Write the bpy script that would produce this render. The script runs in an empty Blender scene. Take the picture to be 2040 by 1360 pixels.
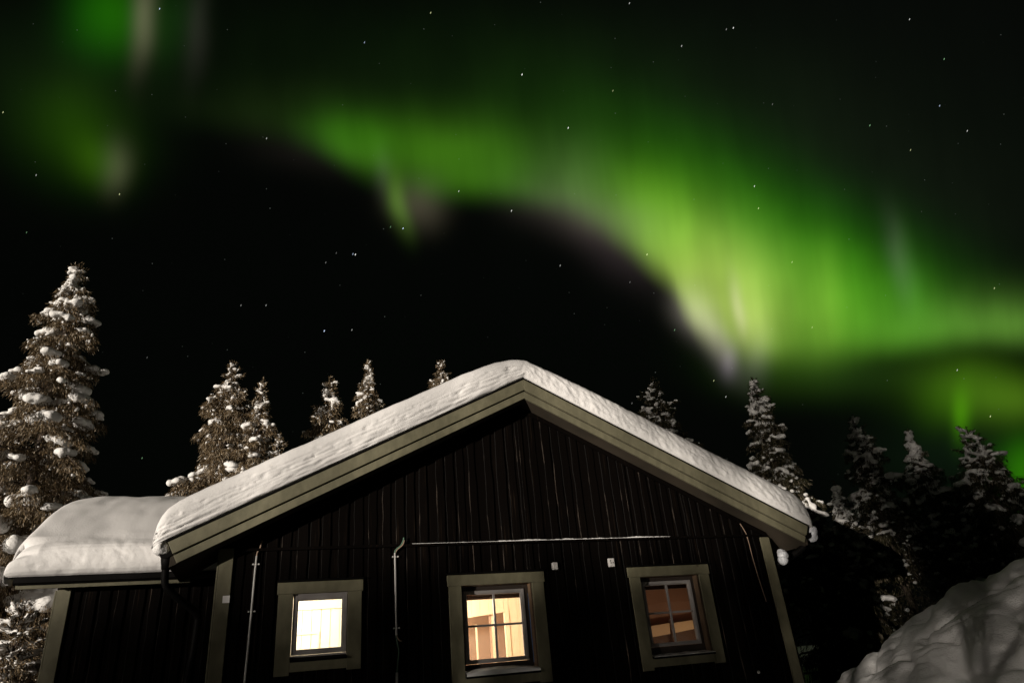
import bpy, math, random
import numpy as np
from mathutils import Vector, Matrix, noise

R = math.radians
scn = bpy.context.scene
COL = scn.collection

# ------------------------------------------------------------------ camera
CAM = Vector((0.4418, -6.7600, 1.6))
AX_R = Vector((0.9461, -0.3136, -0.0828)).normalized()
AX_F = Vector((0.3178, 0.8409, 0.4379)).normalized()
AX_U = AX_R.cross(AX_F).normalized()
AX_R = AX_F.cross(AX_U).normalized()
cam_data = bpy.data.cameras.new("camera")
cam_data.sensor_width = 36.0
cam_data.lens = 23.6456
cam_data.clip_start = 0.05
cam_data.clip_end = 3000.0
cam = bpy.data.objects.new("camera", cam_data)
COL.objects.link(cam)
m = Matrix.Identity(4)
for i in range(3):
    m[i][0], m[i][1], m[i][2], m[i][3] = AX_R[i], AX_U[i], -AX_F[i], CAM[i]
cam.matrix_world = m
scn.camera = cam

scn.view_settings.view_transform = 'Standard'
scn.view_settings.look = 'None'
scn.view_settings.exposure = 0.0
scn.view_settings.gamma = 1.0
scn.cycles.max_bounces = 8
scn.cycles.transparent_max_bounces = 12
scn.cycles.sample_clamp_indirect = 4.0

# ------------------------------------------------------------------ the night sky: aurora and stars, by direction
# (k, cx, cy, sx, sy, rot_deg, r, g, b): soft glows on the tangent plane of the sky that faces the aurora, units of 1/1000
GLOWS_BAND = [
    (1430, 590, 92, 80, 40, .29, .34, .075),
    (1345, 500, 90, 66, 45, .105, .215, .014),
    (1280, 425, 75, 52, 35, .050, .125, .006),
    (1560, 605, 105, 70, 10, .085, .185, .013),
    (1690, 615, 120, 66, 5, .036, .135, .006),
    (1640, 525, 160, 75, 20, .010, .105, .000),
    (1440, 430, 160, 80, 30, .008, .075, .000),
    (1000, 335, 150, 55, 10, .026, .092, .004),
    (845, 305, 105, 46, 5, .024, .085, .002),
    (712, 270, 66, 34, 10, .016, .085, .001),
    (560, 240, 120, 50, 0, .006, .013, .002),
    (985, 385, 110, 26, 4, .012, .045, .001),
    (700, 312, 42, 22, 20, .006, .026, .000),
    (1130, 375, 55, 60, 20, .030, .028, .020),
    (1000, 180, 420, 110, 5, .0025, .0075, .0012),
    (1300, 335, 200, 80, 22, .006, .032, .000),
    (2010, 655, 105, 40, 4, .070, .165, .020),
    (1850, 650, 110, 42, 0, .036, .105, .010),
    (1780, 400, 300, 120, 20, .0030, .0052, .0022),
    (1466, 615, 9, 36, -8, .20, .13, .15),
    (1500, 640, 22, 50, -8, .10, .09, .04),
    (1640, 600, 22, 70, 0, .05, .075, .01),
    (1790, 515, 16, 55, -12, .035, .032, .030),
    (1818, 560, 16, 70, -12, .012, .050, .003),
    (1700, 690, 160, 35, 0, .02, .055, .004),
]
GLOWS_FREE = [
    (230, 35, 50, 52, 5, .008, .075, .000),
    (285, 40, 16, 56, 4, .085, .060, .048),
    (180, 30, 40, 60, 0, .001, .024, .000),
    (392, 60, 16, 60, 6, .013, .011, .010),
    (355, 40, 30, 60, 15, .003, .012, .002),
    (150, 262, 75, 60, 35, .009, .034, .000),
    (190, 325, 36, 30, 40, .015, .046, .001),
    (228, 335, 20, 36, 8, .040, .032, .024),
    (120, 150, 150, 110, 0, .0025, .0065, .0015),
    (800, 400, 13, 38, -10, .055, .125, .012),
    (842, 405, 34, 32, 20, .050, .044, .028),
    (768, 345, 12, 35, -8, .018, .018, .014),
    (640, 300, 90, 30, 10, .006, .005, .004),
    (1180, 425, 90, 32, 12, .042, .034, .029),
    (1255, 480, 70, 42, 40, .026, .019, .020),
    (1385, 620, 34, 24, 62, .15, .14, .11),
    (1420, 672, 46, 18, 55, .15, .12, .13),
    (1450, 715, 12, 20, 0, .07, .055, .075),
    (1507, 700, 18, 34, 0, .06, .055, .048),
    (1570, 702, 80, 42, 0, .022, .058, .004),
    (1700, 735, 110, 30, 5, .006, .018, .002),
    (1945, 775, 85, 40, 8, .034, .095, .003),
    (1880, 810, 36, 32, 0, .008, .030, .000),
    (1922, 828, 13, 34, 0, .03, .13, .000),
    (2035, 790, 60, 28, 0, .03, .065, .003),
    (2042, 940, 32, 46, 0, .018, .13, .000),
    (1900, 900, 120, 60, 0, .002, .006, .002),
    (1020, 720, 1200, 700, 0, .0004, .0007, .0004),
    (1750, 180, 480, 260, 0, .0016, .0022, .0015),
]
# lower hem of the bright arc: (x, y)
HEM = [(0, 235), (300, 250), (450, 262), (560, 275), (640, 305), (700, 345), (755, 372), (790, 385), (850, 410), (930, 418),
       (1020, 415), (1100, 428), (1180, 450), (1240, 495), (1290, 540), (1340, 585), (1365, 640), (1400, 690), (1450, 715),
       (1520, 728), (1600, 728), (1700, 722), (1850, 712), (2040, 704)]
# (x, y, brightness, tint)
STARS = [(6, 224, .8, 'y'), (318, 18, .9, 'b'), (858, 26, .7, 'y'), (726, 85, .5, 'b'), (531, 276, .5, 'w'), (72, 349, .5, 'w'),
         (238, 387, .7, 'y'), (53, 463, .25, 'g'), (914, 381, .6, 'w'), (803, 455, 1.1, 'b'), (778, 452, .25, 'g'),
         (708, 507, 1.2, 'w'), (703, 506, .5, 'b'), (649, 523, .2, 'w'), (670, 504, .12, 'w'), (480, 608, .25, 'w'),
         (530, 608, .35, 'w'), (646, 659, 1.2, 'b'), (701, 657, .4, 'w'), (1254, 7, .6, 'w'), (1040, 149, 1.5, 'w'),
         (1461, 56, 1.1, 'w'), (1447, 59, .3, 'w'), (1358, 92, .6, 'w'), (1221, 181, .4, 'y'), (1132, 255, 1.3, 'w'),
         (1539, 208, .15, 'w'), (1812, 39, .7, 'w'), (1881, 118, .5, 'g'), (1872, 211, .6, 'b'), (1927, 261, .7, 'w'),
         (1733, 250, .5, 'g'), (1814, 299, .5, 'y'), (1503, 371, .9, 'w'), (1511, 415, .7, 'y'), (1289, 507, .9, 'y'),
         (1116, 529, .4, 'w'), (1578, 522, .5, 'y'), (1981, 574, .7, 'y'), (1255, 562, .15, 'w'), (1344, 657, .3, 'g'),
         (1618, 652, .4, 'y'), (1019, 420, .9, 'w'), (1422, 758, .5, 'y'), (1446, 790, .5, 'w'), (1907, 737, .7, 'w'),
         (1973, 829, .9, 'y'), (283, 912, .3, 'g'), (1259, 803, .15, 'w'), (293, 712, .1, 'w'), (120, 640, .15, 'w')]
TINT = {'w': (1, 1, .95), 'b': (.75, .9, 1.2), 'y': (.95, 1, .5), 'g': (.5, 1, .5)}


def build_sky():
    w = bpy.data.worlds.new("World")
    scn.world = w
    w.use_nodes = True
    nt = w.node_tree
    N, L = nt.nodes, nt.links
    N.clear()

    def node(t, **kw):
        n = N.new(t)
        for k, v in kw.items():
            setattr(n, k, v)
        return n

    def put(sock, v):
        if isinstance(v, (int, float, tuple)):
            sock.default_value = v
        else:
            L.new(v, sock)

    def math_(op, a, b=0.0, c=None, clamp=False):
        n = node('ShaderNodeMath', operation=op, use_clamp=clamp)
        put(n.inputs[0], a)
        put(n.inputs[1], b)
        if c is not None:
            put(n.inputs[2], c)
        return n.outputs[0]

    def vec(op, a, b=None, c=None, scale=None):
        n = node('ShaderNodeVectorMath', operation=op)
        put(n.inputs[0], a)
        if b is not None:
            put(n.inputs[1], b)
        if c is not None:
            put(n.inputs[2], c)
        if scale is not None:
            put(n.inputs['Scale'], scale)
        return n.outputs['Value'] if op in ('DOT_PRODUCT', 'LENGTH', 'DISTANCE') else n.outputs[0]

    d = node('ShaderNodeTexCoord').outputs['Generated']     # the direction looked in
    dx, dy, dz = (vec('DOT_PRODUCT', d, tuple(a)) for a in (AX_R, AX_U, AX_F))
    front = math_('GREATER_THAN', dz, 0.08)
    dzs = math_('MAXIMUM', dz, 0.08)
    k = cam_data.lens / 36.0 * 2.04
    u = math_('MULTIPLY_ADD', math_('DIVIDE', dx, dzs), k, 1.020)
    v = math_('MULTIPLY_ADD', math_('DIVIDE', dy, dzs), -k, 0.680)
    comb = node('ShaderNodeCombineXYZ')
    L.new(u, comb.inputs[0])
    L.new(v, comb.inputs[1])
    P = comb.outputs[0]
    # slow drifting unevenness, so that no glow has a perfect outline
    nz = node('ShaderNodeTexNoise', noise_dimensions='2D')
    nz.inputs['Scale'].default_value = 4.0
    nz.inputs['Detail'].default_value = 1.5
    L.new(P, nz.inputs['Vector'])
    warp = vec('MULTIPLY_ADD', nz.outputs['Color'], (.036, .036, 0), (-.018, -.018, 0))
    PW = vec('ADD', P, warp)

    def blob(p, cx, cy, sx, sy, rot):
        mp = node('ShaderNodeMapping', vector_type='TEXTURE')
        L.new(p, mp.inputs['Vector'])
        mp.inputs['Location'].default_value = (cx / 1000, cy / 1000, 0)
        mp.inputs['Rotation'].default_value = (0, 0, R(rot))
        mp.inputs['Scale'].default_value = (sx / 1000, sy / 1000, 1)
        r2 = vec('DOT_PRODUCT', mp.outputs[0], mp.outputs[0])
        return math_('POWER', 0.6065, r2)

    def glow_sum(glows, p):
        acc = None
        for cx, cy, sx, sy, rot, r, g, b in glows:
            e = blob(p, cx, cy, sx, sy, rot)
            acc = vec('MULTIPLY_ADD', (r, g, b), e, acc if acc is not None else (0.0, 0.0, 0.0))
            p = vec('MULTIPLY_ADD', acc, (1e-7, 1e-7, 0), p)      # keeps the sums in sequence
        return acc, p
    band, PW2 = glow_sum(GLOWS_BAND, PW)
    free, PW2 = glow_sum(GLOWS_FREE, PW2)
    # hem
    sep = node('ShaderNodeSeparateXYZ')
    L.new(PW, sep.inputs[0])
    fc = node('ShaderNodeFloatCurve')
    cu = fc.mapping.curves[0]
    pts = [(x / 2040, y / 1360) for x, y in HEM]
    cu.points[0].location = pts[0]
    cu.points[1].location = pts[-1]
    for q in pts[1:-1]:
        cu.points.new(*q)
    fc.mapping.update()
    L.new(math_('DIVIDE', sep.outputs[0], 2.04), fc.inputs['Value'])
    hem = math_('MULTIPLY', fc.outputs[0], 1.36)
    mr = node('ShaderNodeMapRange', interpolation_type='SMOOTHERSTEP')
    L.new(math_('SUBTRACT', hem, sep.outputs[1]), mr.inputs['Value'])
    mr.inputs['From Min'].default_value = -.035
    mr.inputs['From Max'].default_value = .070
    # faint rays that rise through the arc
    mp = node('ShaderNodeMapping', vector_type='TEXTURE')
    L.new(P, mp.inputs['Vector'])
    mp.inputs['Rotation'].default_value = (0, 0, R(-8))
    mp.inputs['Scale'].default_value = (.09, .8, 1)
    rays = node('ShaderNodeTexNoise', noise_dimensions='2D')
    rays.inputs['Scale'].default_value = 1.0
    rays.inputs['Detail'].default_value = 3.5
    L.new(mp.outputs[0], rays.inputs['Vector'])
    rayf = math_('MULTIPLY_ADD', rays.outputs['Fac'], .50, .64)
    pn = node('ShaderNodeTexNoise', noise_dimensions='2D')
    pn.inputs['Scale'].default_value = 6.5
    pn.inputs['Detail'].default_value = 2.0
    L.new(vec('MULTIPLY', P, (1, .75, 0)), pn.inputs['Vector'])
    rayf = math_('MULTIPLY', rayf, math_('MULTIPLY_ADD', pn.outputs['Fac'], .7, .66))
    band = vec('SCALE', band, scale=math_('MULTIPLY', mr.outputs[0], rayf))
    free = vec('SCALE', free, scale=math_('MULTIPLY_ADD', rays.outputs['Fac'], .3, .85))
    tot = vec('ADD', band, free)
    # stars: short slanted trails of a long exposure
    PS = vec('MULTIPLY_ADD', tot, (1e-7, 1e-7, 0), P)
    for x, y, s, t in STARS:
        mp = node('ShaderNodeMapping', vector_type='TEXTURE')
        L.new(PS, mp.inputs['Vector'])
        mp.inputs['Location'].default_value = (x / 1000, y / 1000, 0)
        mp.inputs['Rotation'].default_value = (0, 0, R(22))
        mp.inputs['Scale'].default_value = (.00072, .0020, 1)
        r2 = vec('DOT_PRODUCT', mp.outputs[0], mp.outputs[0])
        e = math_('LESS_THAN', r2, 1.0)
        c = tuple(.85 * s * q for q in TINT[t])
        tot = vec('MULTIPLY_ADD', c, e, tot)
        PS = vec('MULTIPLY_ADD', tot, (1e-7, 1e-7, 0), PS)
    vo = node('ShaderNodeTexVoronoi', voronoi_dimensions='2D')
    vo.inputs['Scale'].default_value = 13.0
    L.new(P, vo.inputs['Vector'])
    vs = node('ShaderNodeSeparateColor')
    L.new(vo.outputs['Color'], vs.inputs[0])
    faint = math_('MULTIPLY', math_('LESS_THAN', vo.outputs['Distance'], .013), math_('MULTIPLY', math_('POWER', vs.outputs[0], 4.0), .07))
    tot = vec('MULTIPLY_ADD', (.9, 1.0, .9), faint, tot)
    tot = vec('SCALE', tot, scale=front)
    tot = vec('ADD', tot, (.0007, .0008, .0007))
    bg = node('ShaderNodeBackground')
    L.new(tot, bg.inputs['Color'])
    bg.inputs['Strength'].default_value = 1.0
    w.cycles.sampling_method = 'MANUAL'
    w.cycles.sample_map_resolution = 256
    out = node('ShaderNodeOutputWorld')
    L.new(bg.outputs[0], out.inputs['Surface'])


build_sky()

# ------------------------------------------------------------------ the low warm light from the yard
sun = bpy.data.lights.new("sun", 'SUN')
sun.energy = 4.75
sun.angle = R(0.5)
sun.color = (1.0, 0.90, 0.785)
sun_o = bpy.data.objects.new("sun", sun)
COL.objects.link(sun_o)
SUN_AZ, SUN_EL = R(54), R(0.3)          # from the left, in front of the gable
to_sun = Vector((-math.sin(SUN_AZ) * math.cos(SUN_EL), -math.cos(SUN_AZ) * math.cos(SUN_EL), math.sin(SUN_EL)))
sun_o.rotation_euler = to_sun.to_track_quat('Z', 'Y').to_euler()
sun_o.location = to_sun * 40


# ------------------------------------------------------------------ materials
def mat(name, color, rough=.7, var=None, bump=0.0, bscale=40.0, metal=0.0, spec=.4, stretch=(1, 1, 1), coords='Object', vscale=6.0,
        detail=5.0):
    """var: second colour, mixed in by noise"""
    mt = bpy.data.materials.new(name)
    mt.use_nodes = True
    nt = mt.node_tree
    b = nt.nodes['Principled BSDF']
    b.inputs['Base Color'].default_value = (*color, 1)
    b.inputs['Roughness'].default_value = rough
    b.inputs['Metallic'].default_value = metal
    b.inputs['Specular IOR Level'].default_value = spec
    tc = nt.nodes.new('ShaderNodeTexCoord')
    mp = nt.nodes.new('ShaderNodeMapping')
    mp.inputs['Scale'].default_value = stretch
    nt.links.new(tc.outputs[coords], mp.inputs[0])
    if var is not None:
        n = nt.nodes.new('ShaderNodeTexNoise')
        n.inputs['Scale'].default_value = vscale
        n.inputs['Detail'].default_value = detail
        nt.links.new(mp.outputs[0], n.inputs['Vector'])
        cr = nt.nodes.new('ShaderNodeValToRGB')
        cr.color_ramp.elements[0].position = .38
        cr.color_ramp.elements[1].position = .66
        cr.color_ramp.elements[0].color = (*color, 1)
        cr.color_ramp.elements[1].color = (*var, 1)
        nt.links.new(n.outputs['Fac'], cr.inputs[0])
        nt.links.new(cr.outputs[0], b.inputs['Base Color'])
    if bump:
        n2 = nt.nodes.new('ShaderNodeTexNoise')
        n2.inputs['Scale'].default_value = bscale
        n2.inputs['Detail'].default_value = 6
        nt.links.new(mp.outputs[0], n2.inputs['Vector'])
        bp = nt.nodes.new('ShaderNodeBump')
        bp.inputs['Strength'].default_value = bump
        bp.inputs['Distance'].default_value = .02
        nt.links.new(n2.outputs['Fac'], bp.inputs['Height'])
        nt.links.new(bp.outputs[0], b.inputs['Normal'])
    return mt


def wall_mat():
    """black-brown stained boards, worn to bare wood in thin upright flecks"""
    mt = mat('dark_stained_wood', (.0022, .0014, .0010), .85, spec=.05)
    nt = mt.node_tree
    b = nt.nodes['Principled BSDF']
    tc = nt.nodes.new('ShaderNodeTexCoord')

    def nz(scale, det, ramp):
        mp = nt.nodes.new('ShaderNodeMapping')
        mp.inputs['Scale'].default_value = scale
        nt.links.new(tc.outputs['Object'], mp.inputs[0])
        n = nt.nodes.new('ShaderNodeTexNoise')
        n.inputs['Scale'].default_value = 1
        n.inputs['Detail'].default_value = det
        nt.links.new(mp.outputs[0], n.inputs['Vector'])
        mr = nt.nodes.new('ShaderNodeMapRange')
        mr.inputs['From Min'].default_value, mr.inputs['From Max'].default_value = ramp
        nt.links.new(n.outputs['Fac'], mr.inputs['Value'])
        return mr.outputs[0]
    a = nz((70, 70, 1.6), 4, (.60, .78))
    c = nz((3.0, 3.0, 1.3), 2, (.42, .66))
    mul = nt.nodes.new('ShaderNodeMath')
    mul.operation = 'MULTIPLY'
    nt.links.new(a, mul.inputs[0])
    nt.links.new(c, mul.inputs[1])
    mix = nt.nodes.new('ShaderNodeMix')
    mix.data_type = 'RGBA'
    mix.inputs['A'].default_value = (.0022, .0014, .0010, 1)
    mix.inputs['B'].default_value = (.026, .017, .011, 1)
    nt.links.new(mul.outputs[0], mix.inputs['Factor'])
    nt.links.new(mix.outputs['Result'], b.inputs['Base Color'])
    g = nz((140, 140, 3), 5, (0, 1))
    bp = nt.nodes.new('ShaderNodeBump')
    bp.inputs['Strength'].default_value = .5
    bp.inputs['Distance'].default_value = .004
    nt.links.new(g, bp.inputs['Height'])
    nt.links.new(bp.outputs[0], b.inputs['Normal'])
    return mt


def edge_mat():
    """waney board edges, bare wood showing here and there"""
    mt = mat('worn_board_edge', (.0025, .0020, .0016), .8, var=(.105, .080, .062), vscale=1.0, stretch=(7, 7, 2.6), spec=.15, detail=7)
    cr = [n for n in mt.node_tree.nodes if n.type == 'VALTORGB'][0]
    cr.color_ramp.elements[0].position = .55
    cr.color_ramp.elements[1].position = .80
    return mt


def glass_mat():
    mt = bpy.data.materials.new('window_glass')
    mt.use_nodes = True
    nt = mt.node_tree
    nt.nodes.clear()
    tr = nt.nodes.new('ShaderNodeBsdfTransparent')
    tr.inputs[0].default_value = (.93, .94, .93, 1)
    gl = nt.nodes.new('ShaderNodeBsdfGlossy')
    gl.inputs['Roughness'].default_value = .02
    fr = nt.nodes.new('ShaderNodeFresnel')
    fr.inputs[0].default_value = 1.5
    mx = nt.nodes.new('ShaderNodeMixShader')
    out = nt.nodes.new('ShaderNodeOutputMaterial')
    nt.links.new(fr.outputs[0], mx.inputs[0])
    nt.links.new(tr.outputs[0], mx.inputs[1])
    nt.links.new(gl.outputs[0], mx.inputs[2])
    nt.links.new(mx.outputs[0], out.inputs[0])
    return mt


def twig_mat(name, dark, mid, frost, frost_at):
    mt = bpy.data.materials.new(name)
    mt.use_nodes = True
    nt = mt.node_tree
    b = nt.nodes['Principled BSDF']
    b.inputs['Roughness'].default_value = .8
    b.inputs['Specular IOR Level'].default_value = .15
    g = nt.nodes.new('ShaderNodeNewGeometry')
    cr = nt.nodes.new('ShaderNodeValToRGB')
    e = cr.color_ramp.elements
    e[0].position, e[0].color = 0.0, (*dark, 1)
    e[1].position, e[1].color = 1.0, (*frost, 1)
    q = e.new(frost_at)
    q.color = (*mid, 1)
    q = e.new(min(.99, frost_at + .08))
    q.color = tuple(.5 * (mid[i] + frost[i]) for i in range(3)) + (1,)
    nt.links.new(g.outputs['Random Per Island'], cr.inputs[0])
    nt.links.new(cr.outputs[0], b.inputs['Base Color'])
    return mt


def painted(name, a, b, knot):
    mt = mat(name, a, .6, var=b, vscale=2.5, stretch=(6, 6, 3), bump=.2, bscale=80)
    nt = mt.node_tree
    bs = nt.nodes['Principled BSDF']
    old = bs.inputs['Base Color'].links[0].from_socket
    tc = nt.nodes.new('ShaderNodeTexCoord')
    vo = nt.nodes.new('ShaderNodeTexVoronoi')
    vo.inputs['Scale'].default_value = 3.6
    nt.links.new(tc.outputs['Object'], vo.inputs['Vector'])
    mr = nt.nodes.new('ShaderNodeMapRange')
    mr.inputs['From Min'].default_value, mr.inputs['From Max'].default_value = .045, .085
    mr.inputs['To Min'].default_value, mr.inputs['To Max'].default_value = .75, 0
    nt.links.new(vo.outputs['Distance'], mr.inputs['Value'])
    mx = nt.nodes.new('ShaderNodeMix')
    mx.data_type = 'RGBA'
    nt.links.new(mr.outputs[0], mx.inputs['Factor'])
    nt.links.new(old, mx.inputs['A'])
    mx.inputs['B'].default_value = (*knot, 1)
    nt.links.new(mx.outputs['Result'], bs.inputs['Base Color'])
    return mt


M = dict(
    wall=wall_mat(), edge=edge_mat(),
    barge=painted('olive_barge_paint', (.138, .130, .082), (.178, .166, .106), (.075, .067, .042)),
    olive=painted('olive_casing_paint', (.132, .123, .076), (.162, .150, .094), (.062, .055, .034)),
    soffit=mat('brown_soffit_wood', (.050, .038, .025), .8, var=(.032, .025, .016), vscale=3, bump=.1),
    snow=mat('snow', (.80, .79, .78), .85, spec=.25, bump=.35, bscale=55),
    snow_roof=mat('roof_snow', (.80, .79, .78), .85, spec=.25, bump=.16, bscale=70),
    snow_tree=mat('tree_snow', (.78, .77, .75), .85, spec=.25, bump=.5, bscale=30),
    metal=mat('black_sheet_metal', (.0028, .0024, .0021), .65, spec=.10),
    sash=mat('grey_sash_paint', (.34, .32, .31), .5, bump=.06, var=(.27, .25, .24)),
    fixed=mat('dark_window_frame', (.035, .026, .020), .6),
    cream=mat('cream_panel', (.83, .73, .54), .6, var=(.81, .70, .50), vscale=2, stretch=(8, 8, .6)),
    groove=mat('panel_groove', (.50, .34, .17), .7),
    white_in=mat('white_ceiling_trim', (.85, .80, .68), .6),
    brown_in=mat('brown_inner_wall', (.46, .325, .245), .7, var=(.42, .29, .215), vscale=3),
    red_in=mat('red_brown_inner_wall', (.34, .20, .14), .75, var=(.30, .175, .12), vscale=3),
    dark_in=mat('dark_wood_inside', (.07, .035, .022), .6),
    floor_in=mat('inner_floor', (.30, .19, .11), .6),
    glass=glass_mat(),
    plastic=mat('white_plastic', (.62, .60, .58), .5, bump=.03),
    pale=mat('pale_grey_pipe', (.55, .54, .52), .45),
    green=mat('green_cable', (.06, .12, .08), .5),
    cord=mat('tan_cord', (.30, .21, .15), .6),
    dark_dot=mat('dark_holes', (.01, .01, .01), .6),
    bark=mat('spruce_bark', (.075, .055, .040), .9, var=(.04, .03, .022), vscale=10, bump=.5),
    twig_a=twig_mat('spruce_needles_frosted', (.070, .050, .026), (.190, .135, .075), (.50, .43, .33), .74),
    twig_b=twig_mat('spruce_needles_dark', (.018, .018, .008), (.052, .046, .022), (.24, .20, .15), .78),  # greener needles, darkened further to stand for shade on the right-hand spruces
    ice=mat('icy_snow', (.62, .64, .68), .35, spec=.6, bump=.4, bscale=25),
)


# ------------------------------------------------------------------ building blocks
class MB:
    def __init__(s):
        s.v, s.f, s.mi = [], [], []

    def add(s, verts, faces, mi=0):
        o = len(s.v)
        s.v += [tuple(q) for q in verts]
        s.f += [tuple(i + o for i in f) for f in faces]
        s.mi += [mi] * len(faces)

    def box(s, x0, x1, y0, y1, z0, z1, mi=0):
        v = [(x, y, z) for z in (z0, z1) for y in (y0, y1) for x in (x0, x1)]
        s.add(v, [(0, 2, 3, 1), (4, 5, 7, 6), (0, 1, 5, 4), (2, 6, 7, 3), (0, 4, 6, 2), (1, 3, 7, 5)], mi)

    def prism(s, poly, y0, y1, mi=0):
        """poly: (x, z) outline, counter-clockwise seen from -y; swept in y"""
        n = len(poly)
        v = [(x, y0, z) for x, z in poly] + [(x, y1, z) for x, z in poly]
        f = [tuple(range(n)), tuple(range(2 * n - 1, n - 1, -1))]
        f += [(i, i + n, (i + 1) % n + n, (i + 1) % n) for i in range(n)]
        s.add(v, f, mi)

    def prism_x(s, poly, x0, x1, mi=0):
        """poly: (y, z) outline swept in x"""
        n = len(poly)
        v = [(x0, y, z) for y, z in poly] + [(x1, y, z) for y, z in poly]
        f = [tuple(range(n)), tuple(range(2 * n - 1, n - 1, -1))]
        f += [(i, i + n, (i + 1) % n + n, (i + 1) % n) for i in range(n)]
        s.add(v, f, mi)

    def tube(s, pts, r, n=8, mi=0, caps=True):
        pts = [Vector(p) for p in pts]
        rs = r if isinstance(r, (list, tuple)) else [r] * len(pts)
        rings = []
        ref = Vector((0.13, 0.31, 0.94)).normalized()
        for i, p in enumerate(pts):
            t = (pts[min(i + 1, len(pts) - 1)] - pts[max(i - 1, 0)]).normalized()
            a = t.cross(ref)
            if a.length < .05:
                a = t.cross(Vector((1, 0, 0)))
            a.normalize()
            b = t.cross(a)
            rings.append([p + (a * math.cos(2 * math.pi * k / n) + b * math.sin(2 * math.pi * k / n)) * rs[i] for k in range(n)])
        v = [q for rg in rings for q in rg]
        f = []
        for i in range(len(pts) - 1):
            for k in range(n):
                f.append((i * n + k, i * n + (k + 1) % n, (i + 1) * n + (k + 1) % n, (i + 1) * n + k))
        if caps:
            f.append(tuple(range(n - 1, -1, -1)))
            f.append(tuple(range((len(pts) - 1) * n, len(pts) * n)))
        s.add(v, f, mi)

    def build(s, name, mats, parent=None, smooth=False, bevel=0.0):
        me = bpy.data.meshes.new(name)
        me.from_pydata(s.v, [], s.f)
        return finish(me, name, mats, parent, smooth, bevel, s.mi)


def finish(me, name, mats, parent=None, smooth=False, bevel=0.0, mi=None):
    mats = mats if isinstance(mats, (list, tuple)) else [mats]
    for q in mats:
        me.materials.append(q)
    if mi is not None and len(mats) > 1:
        me.polygons.foreach_set('material_index', mi)
    if smooth:
        me.polygons.foreach_set('use_smooth', [True] * len(me.polygons))
    me.update()
    o = bpy.data.objects.new(name, me)
    COL.objects.link(o)
    if parent is not None:
        o.parent = parent
        o.matrix_parent_inverse = Matrix.Translation(-parent.location)
    if bevel:
        b = o.modifiers.new('bevel', 'BEVEL')
        b.width = bevel
        b.segments = 2
        b.limit_method = 'ANGLE'
    return o


def mesh_np(name, V, F, mats, parent=None, smooth=False):
    me = bpy.data.meshes.new(name)
    V = np.ascontiguousarray(V, dtype=np.float32)
    F = np.ascontiguousarray(F, dtype=np.int32)
    k = F.shape[1]
    me.vertices.add(len(V))
    me.vertices.foreach_set('co', V.ravel())
    me.loops.add(F.size)
    me.loops.foreach_set('vertex_index', F.ravel())
    me.polygons.add(len(F))
    me.polygons.foreach_set('loop_start', np.arange(0, F.size, k, dtype=np.int32))
    me.polygons.foreach_set('loop_total', np.full(len(F), k, dtype=np.int32))
    me.update(calc_edges=True)
    return finish(me, name, mats, parent, smooth)


def thing(name, label, cat, loc=(0, 0, 0), group=None):
    o = bpy.data.objects.new(name, None)
    o.empty_display_size = .2
    COL.objects.link(o)
    o.location = loc
    tag(o, label, cat, group)
    return o


def tag(o, label, cat, group=None):
    o['label'] = label
    o['category'] = cat
    if group:
        o['group'] = group
    return o


def grid_faces(nu, nv):
    a = np.arange(nu * nv).reshape(nu, nv)
    return np.stack([a[:-1, :-1].ravel(), a[1:, :-1].ravel(), a[1:, 1:].ravel(), a[:-1, 1:].ravel()], 1)


def fbm(p, octs=4):
    return noise.fractal(p, 1.0, 2.0, octs)


# ------------------------------------------------------------------ ground
g = MB()
n = 48
rings = [0, 15, 40, 100, 250, 700]
g.v = [(3, 0, 0)]
for r_ in rings[1:]:
    for k in range(n):
        a = 2 * math.pi * k / n
        g.v.append((3 + r_ * math.cos(a), r_ * math.sin(a), 0))
for k in range(n):
    g.f.append((0, 1 + k, 1 + (k + 1) % n))
for i in range(len(rings) - 2):
    for k in range(n):
        a, b = 1 + i * n + k, 1 + i * n + (k + 1) % n
        g.f.append((a, a + n, b + n, b))
g.mi = [0] * len(g.f)
ground = g.build('ground', M['snow'])
ground['kind'] = 'structure'

# ------------------------------------------------------------------ the cabin
W, SL, ZA, OV, TB = 6.0, .4983, 4.528, .40, .2226
XC = 3.0


def rake(x):
    return ZA - SL * abs(x - XC)


cabin = thing('cabin', 'black wooden cabin with olive trim, its snowy gable facing the viewer with three lit windows', 'cabin')
OPEN = [(.659, 1.145, 1.857, 2.389), (2.231, 2.971, 1.600, 2.389), (4.212, 4.949, 1.619, 2.389)]


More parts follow.
